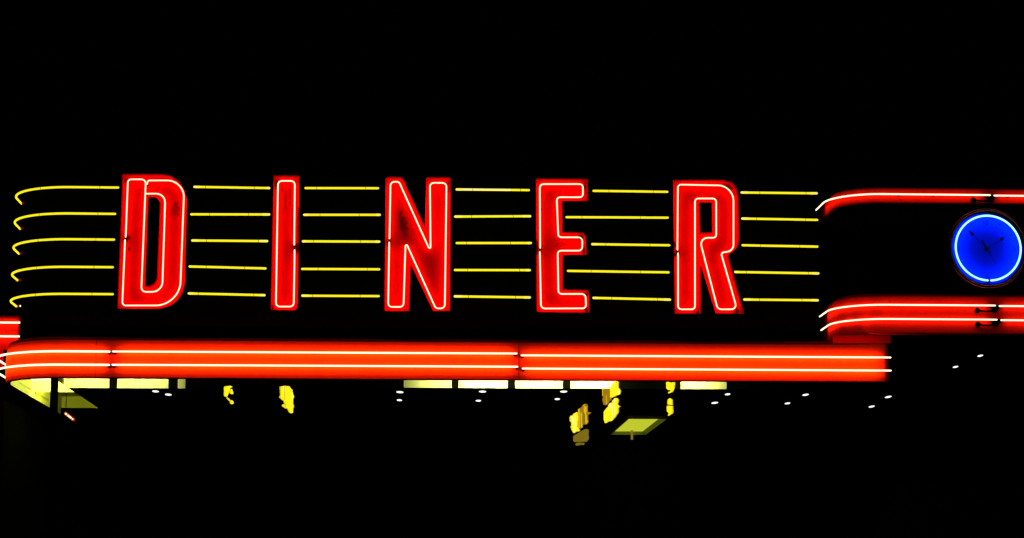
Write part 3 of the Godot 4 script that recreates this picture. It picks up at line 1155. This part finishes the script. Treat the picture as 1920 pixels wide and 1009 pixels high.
func build_under_canopy() -> void:
	var y := 3.75
	var green := lin(0.96, 1.0, 0.26)
	var z0 := -0.114
	var zl := -0.27
	# the row of light pans along the band
	trough_light(-0.035, 0.424, -1.36, 0.20, 0.40, 0.13, "soffit light with only one end lit, below letter N", green)
	trough_light(0.490, 0.960, -1.36, 0.51, 0.94, 0.6, "bright soffit light between letters N and E, over a downlight pair", green)
	trough_light(1.032, 1.488, -1.36, 1.06, 1.46, 0.45, "bright soffit light below the stem of letter E", green)
	trough_light(1.563, 2.017, -1.36, 1.58, 2.00, 0.65, "bright soffit light with a yellow sign hanging across its end", green)
	trough_light(2.626, 3.069, -1.36, 2.64, 2.84, 0.32, "soffit light fading at its far end, below letter R", green)
	trough_light(-3.244, -2.853, -1.54, -3.23, -2.87, 0.17, "soffit light joined to the canopy corner, below the curled tubes", green)
	trough_light(-2.777, -2.291, -1.54, -2.76, -2.31, 0.18, "soffit light below letter D with a downlight at its edge", green)
	trough_light(-2.200, -2.130, -1.54, -2.19, -2.14, 0.001, "short nearly dead soffit light between letters D and I", green)
	soffit_light(-3.624, -3.246, -0.47, -1.94, y, -3.60, -3.29, -1.70, 0.2, "bright corner soffit light under the rounded end of the canopy", lin(0.95, 1.0, 0.14), 0.12, 0.095)
	soffit_light(-3.624, -3.246, -1.944, -3.562, y, -3.60, -3.29, -2.02, 0.30, "dim side soffit light running back from the canopy corner", lin(0.92, 1.0, 0.03), 0.12, 0.10)
	for q in [[-0.62, -1.88, 0.30], [-2.0, -2.9, 0.05]]:  # unseen lamps added to brighten the left side of the corner pans
		var lamp := thing("added_fluorescent_tube", "%s added fluorescent lamp hidden above the canopy corner pan" % ("long" if q[2] > 0.1 else "short rear"), "lamp", Vector3(-3.262, y + 0.09, q[0]))
		var ls := mb()
		rod(ls, Vector3(-3.262, y + 0.098, q[0]), Vector3(-3.262, y + 0.098, q[1]), 0.008)
		part("lamp_tube", ls, M.fluorescent, lamp)
		strip_light(lamp, Vector3(-3.273, y + 0.096, q[0]), Vector3(-3.273, y + 0.096, q[1]), Vector3(-1, -0.25, 0).normalized(), 0.016, lin(0.94, 1.0, 0.10 if q[2] > 0.1 else 0.03), q[2])
	# downlights
	var spots := [[-2.42, -1.62, "below letter D, front of its pair"], [-2.33, -1.92, "below letter D, rear of its pair"], [-0.071, -1.576, "below the stem of letter N, front of its pair"], [-0.078, -2.357, "below the stem of letter N, rear of its pair"],
		[0.724, -1.487, "between letters N and E, front of its pair"], [0.713, -2.372, "between letters N and E, rear of its pair"], [1.504, -1.448, "below letter E, front of its pair"], [1.493, -2.172, "below letter E, rear of its pair"],
		[3.117, -1.622, "below letter R, front of its pair"], [3.114, -2.473, "below letter R, rear of its pair"], [3.885, -1.635, "between letter R and the tower, front of its pair"], [3.859, -2.492, "between letter R and the tower, rear of its pair"],
		[4.738, -1.801, "past the red band's end, front of its pair"], [4.787, -2.785, "past the red band's end, rear of its pair"]]
	for s in spots:
		downlight(Vector3(s[0], y, s[1]), "white downlight under the canopy " + s[2])
	downlight(Vector3(5.592, 4.129, -1.51), "white downlight under the clock tower, front of its pair")
	downlight(Vector3(5.592, 4.129, -2.46), "white downlight under the clock tower, rear of its pair")
	# long green-tinted ceiling trough deep under the canopy
	var t := thing("ceiling_trough", "long dim green-yellow ceiling light in a frame deep under the canopy", "ceiling light", Vector3(2.62, y, -5.2))
	var st := mb()
	var a := Vector3(2.41, y - 0.012, -4.182)
	var b := Vector3(2.83, y + 0.04, -6.232)
	var drop := 0.034
	var ins := [Vector3(a.x + 0.05, y + 0.004, a.z - 0.03), Vector3(b.x - 0.04, y + 0.004, a.z - 0.03), Vector3(b.x - 0.04, y + 0.004, b.z + 0.03), Vector3(a.x + 0.05, y + 0.004, b.z + 0.03)]
	var outs := [Vector3(a.x, y - drop, a.z), Vector3(b.x, y - drop, a.z), Vector3(b.x, y - drop, b.z), Vector3(a.x, y - drop, b.z)]
	for k in 4:
		var m := (k + 1) % 4
		var n: Vector3 = (ins[m] - ins[k]).cross(outs[k] - ins[k]).normalized()
		n = n if n.y < 0.0 else -n
		quad(st, ins[k], ins[m], outs[m], outs[k], n)
		var o2: Vector3 = outs[k] + Vector3(0, 0.06, 0)
		var o3: Vector3 = outs[m] + Vector3(0, 0.06, 0)
		var side: Vector3 = ((outs[k] + outs[m]) / 2.0 - (a + b) / 2.0) * Vector3(1, 0, 1)
		quad(st, outs[k], outs[m], o3, o2, side.normalized())
	part("frame", st, M.pan, t)
	st = mb()
	quad(st, Vector3(a.x + 0.051, y + 0.003, a.z - 0.031), Vector3(b.x - 0.041, y + 0.003, a.z - 0.031), Vector3(b.x - 0.041, y + 0.003, b.z + 0.031), Vector3(a.x + 0.051, y + 0.003, b.z + 0.031), Vector3.DOWN)
	part("lamp_diffuser", st, M_diffuser(), t)
	st = mb()
	box(st, Vector3(2.63, 3.64, -6.0), Vector3(2.655, y - 0.0, -6.02))
	part("glowing_pull_switch", st, M.sign_olive, t)  # its own glow replaces the ceiling light falling on it
	var al := AreaLight3D.new()
	al.name = "lamp_light"
	al.area_normalize_energy = true
	al.area_size = Vector2(0.36, 1.95)
	al.light_color = lin(0.9, 1.0, 0.08)
	al.light_energy = 0.02
	al.area_range = 12.0
	al.area_attenuation = 2.0
	al.shadow_enabled = true
	t.add_child(al)
	al.rotation = Vector3(-PI / 2, 0, 0)
	al.position = Vector3(0, -0.001, -0.007)
	# ragged yellow signs
	hanging_sign(Vector3(1.837, 0, -2.4), -1, [
		["sign_bright", [0.383, 3.594, 0.358, 3.614, 0.333, 3.608, 0.299, 3.631, 0.249, 3.640, 0.233, 3.591, 0.239, 3.488, 0.209, 3.447, 0.267, 3.447, 0.317, 3.434, 0.342, 3.461, 0.367, 3.498, 0.350, 3.523, 0.350, 3.548, 0.383, 3.564]],
		["sign_mustard", [0.216, 3.590, 0.215, 3.667, 0.157, 3.679, 0.116, 3.706, 0.083, 3.712, 0.058, 3.697, 0.059, 3.628, -0.015, 3.614, 0.051, 3.598, 0.052, 3.517, 0.093, 3.503, 0.118, 3.513, 0.151, 3.507, 0.159, 3.478, 0.201, 3.472, 0.228, 3.496]],
		["sign_olive", [0.326, 3.396, 0.259, 3.417, 0.143, 3.442, 0.094, 3.456, 0.044, 3.448, 0.042, 3.354, 0.078, 3.331, 0.301, 3.345]],
		["sign_olive", [0.268, 3.327, 0.120, 3.321, 0.136, 3.301, 0.269, 3.306]]], "ragged yellow and mustard lit sign hanging lowest, below letter E", [[0.08, 3.70], [0.25, 3.63]])
	hanging_sign(Vector3(1.960, 0, -0.55), -1, [
		["sign_mustard", [0.299, 3.692, 0.168, 3.680, 0.169, 3.574, 0.199, 3.573, 0.229, 3.548, 0.259, 3.534, 0.296, 3.549]],
		["sign_bright", [0.160, 3.680, 0.123, 3.719, 0.101, 3.737, 0.034, 3.731, 0.043, 3.677, -0.001, 3.645, 0.014, 3.615, 0.058, 3.611, 0.095, 3.603, 0.125, 3.602, 0.162, 3.597]],
		["sign_bright", [0.275, 3.472, 0.200, 3.521, 0.170, 3.543, 0.125, 3.558, 0.103, 3.580, 0.059, 3.582, 0.040, 3.563, 0.060, 3.525, 0.009, 3.501, 0.045, 3.489, 0.046, 3.450, 0.090, 3.418, 0.127, 3.398, 0.172, 3.378, 0.216, 3.381, 0.254, 3.368, 0.273, 3.393]]], "ragged yellow lit sign in two tiers across the end of a soffit light", [[0.09, 3.55], [0.24, 3.45]])
	hanging_sign(Vector3(2.465, 0, -0.55), -1, [
		["sign_bright", [0.123, 3.738, 0.003, 3.727, 0.019, 3.665, 0.048, 3.640, 0.104, 3.634, 0.111, 3.642, 0.061, 3.650, 0.054, 3.665, 0.096, 3.664, 0.117, 3.678]],
		["sign_bright", [0.105, 3.575, 0.077, 3.583, 0.049, 3.566, 0.046, 3.523, 0.116, 3.529]],
		["sign_bright", [0.117, 3.517, 0.043, 3.511, 0.037, 3.455, 0.066, 3.438, 0.116, 3.426, 0.118, 3.434, 0.094, 3.444, 0.122, 3.466]]], "narrow broken yellow lit sign above the long ceiling light", [[0.06, 3.45], [0.10, 3.45]])
	hanging_sign(Vector3(-1.691, 0, -0.75), 1, [
		["sign_bright", [0.011, 3.678, 0.029, 3.692, 0.141, 3.703, 0.141, 3.691, 0.081, 3.678, 0.128, 3.672, 0.147, 3.667, 0.133, 3.656, 0.162, 3.646, 0.148, 3.630, 0.115, 3.637, 0.077, 3.648, 0.064, 3.637, 0.078, 3.628, 0.057, 3.614, 0.058, 3.602, 0.037, 3.596, 0.018, 3.603]],
		["sign_bright", [0.058, 3.594, 0.094, 3.583, 0.132, 3.569, 0.163, 3.557, 0.163, 3.545, 0.147, 3.537, 0.128, 3.542, 0.123, 3.559, 0.085, 3.572]]], "small thin yellow lit sign between letters D and I", [[0.03, 3.62], [0.14, 3.56]])
	hanging_sign(Vector3(-1.176, 0, -0.75), 1, [
		["sign_bright", [0.012, 3.691, 0.134, 3.705, 0.174, 3.704, 0.189, 3.686, 0.224, 3.682, 0.233, 3.638, 0.256, 3.625, 0.237, 3.594, 0.247, 3.530, 0.238, 3.470, 0.217, 3.461, 0.181, 3.475, 0.151, 3.502, 0.102, 3.500, 0.062, 3.509, 0.057, 3.528, 0.081, 3.530, 0.111, 3.521, 0.130, 3.530, 0.095, 3.539, 0.085, 3.565, 0.040, 3.576, 0.003, 3.589, 0.010, 3.600, 0.020, 3.606]]], "solid tapering yellow lit sign below letter I", [[0.05, 3.60], [0.2, 3.60]])
	# short red lamp bar by the corner post
	var o := Vector3(-3.346, 0, -2.0)
	var d := Vector3(1, 0, -2).normalized()
	var r := thing("red_lamp_bar", "short slanted red lamp bar hanging below the canopy corner", "lamp", Vector3(o.x, 3.5, o.z))
	var p0 := o + d * 0.020 + Vector3.UP * 3.547
	var p1 := o + d * 0.151 + Vector3.UP * 3.500
	st = mb()
	rod(st, p0 + Vector3(0, 0, -0.016), p1 + Vector3(0, 0, -0.016), 0.017)
	part("lamp_housing", st, glow(0.4, 0.002, 0.002), r)
	for q in [[0.06, 0.10], [0.28, 0.72], [0.9, 0.94]]:
		st = mb()
		rod(st, p0.lerp(p1, q[0]) + Vector3(0, 0, 0.006), p0.lerp(p1, q[1]) + Vector3(0, 0, 0.006), 0.009)
		part("lamp_tube", st, glow(2.0, 1.4, 0.8), r)
	st = mb()
	rod(st, p0 + Vector3(0, 0, -0.02), Vector3(p0.x, y - 0.001, p0.z - 0.02), 0.004, 6)
	part("hanger_rod", st, M.black, r)

func M_diffuser() -> Material:
	var m := glow(0.52, 0.58, 0.03)
	return m
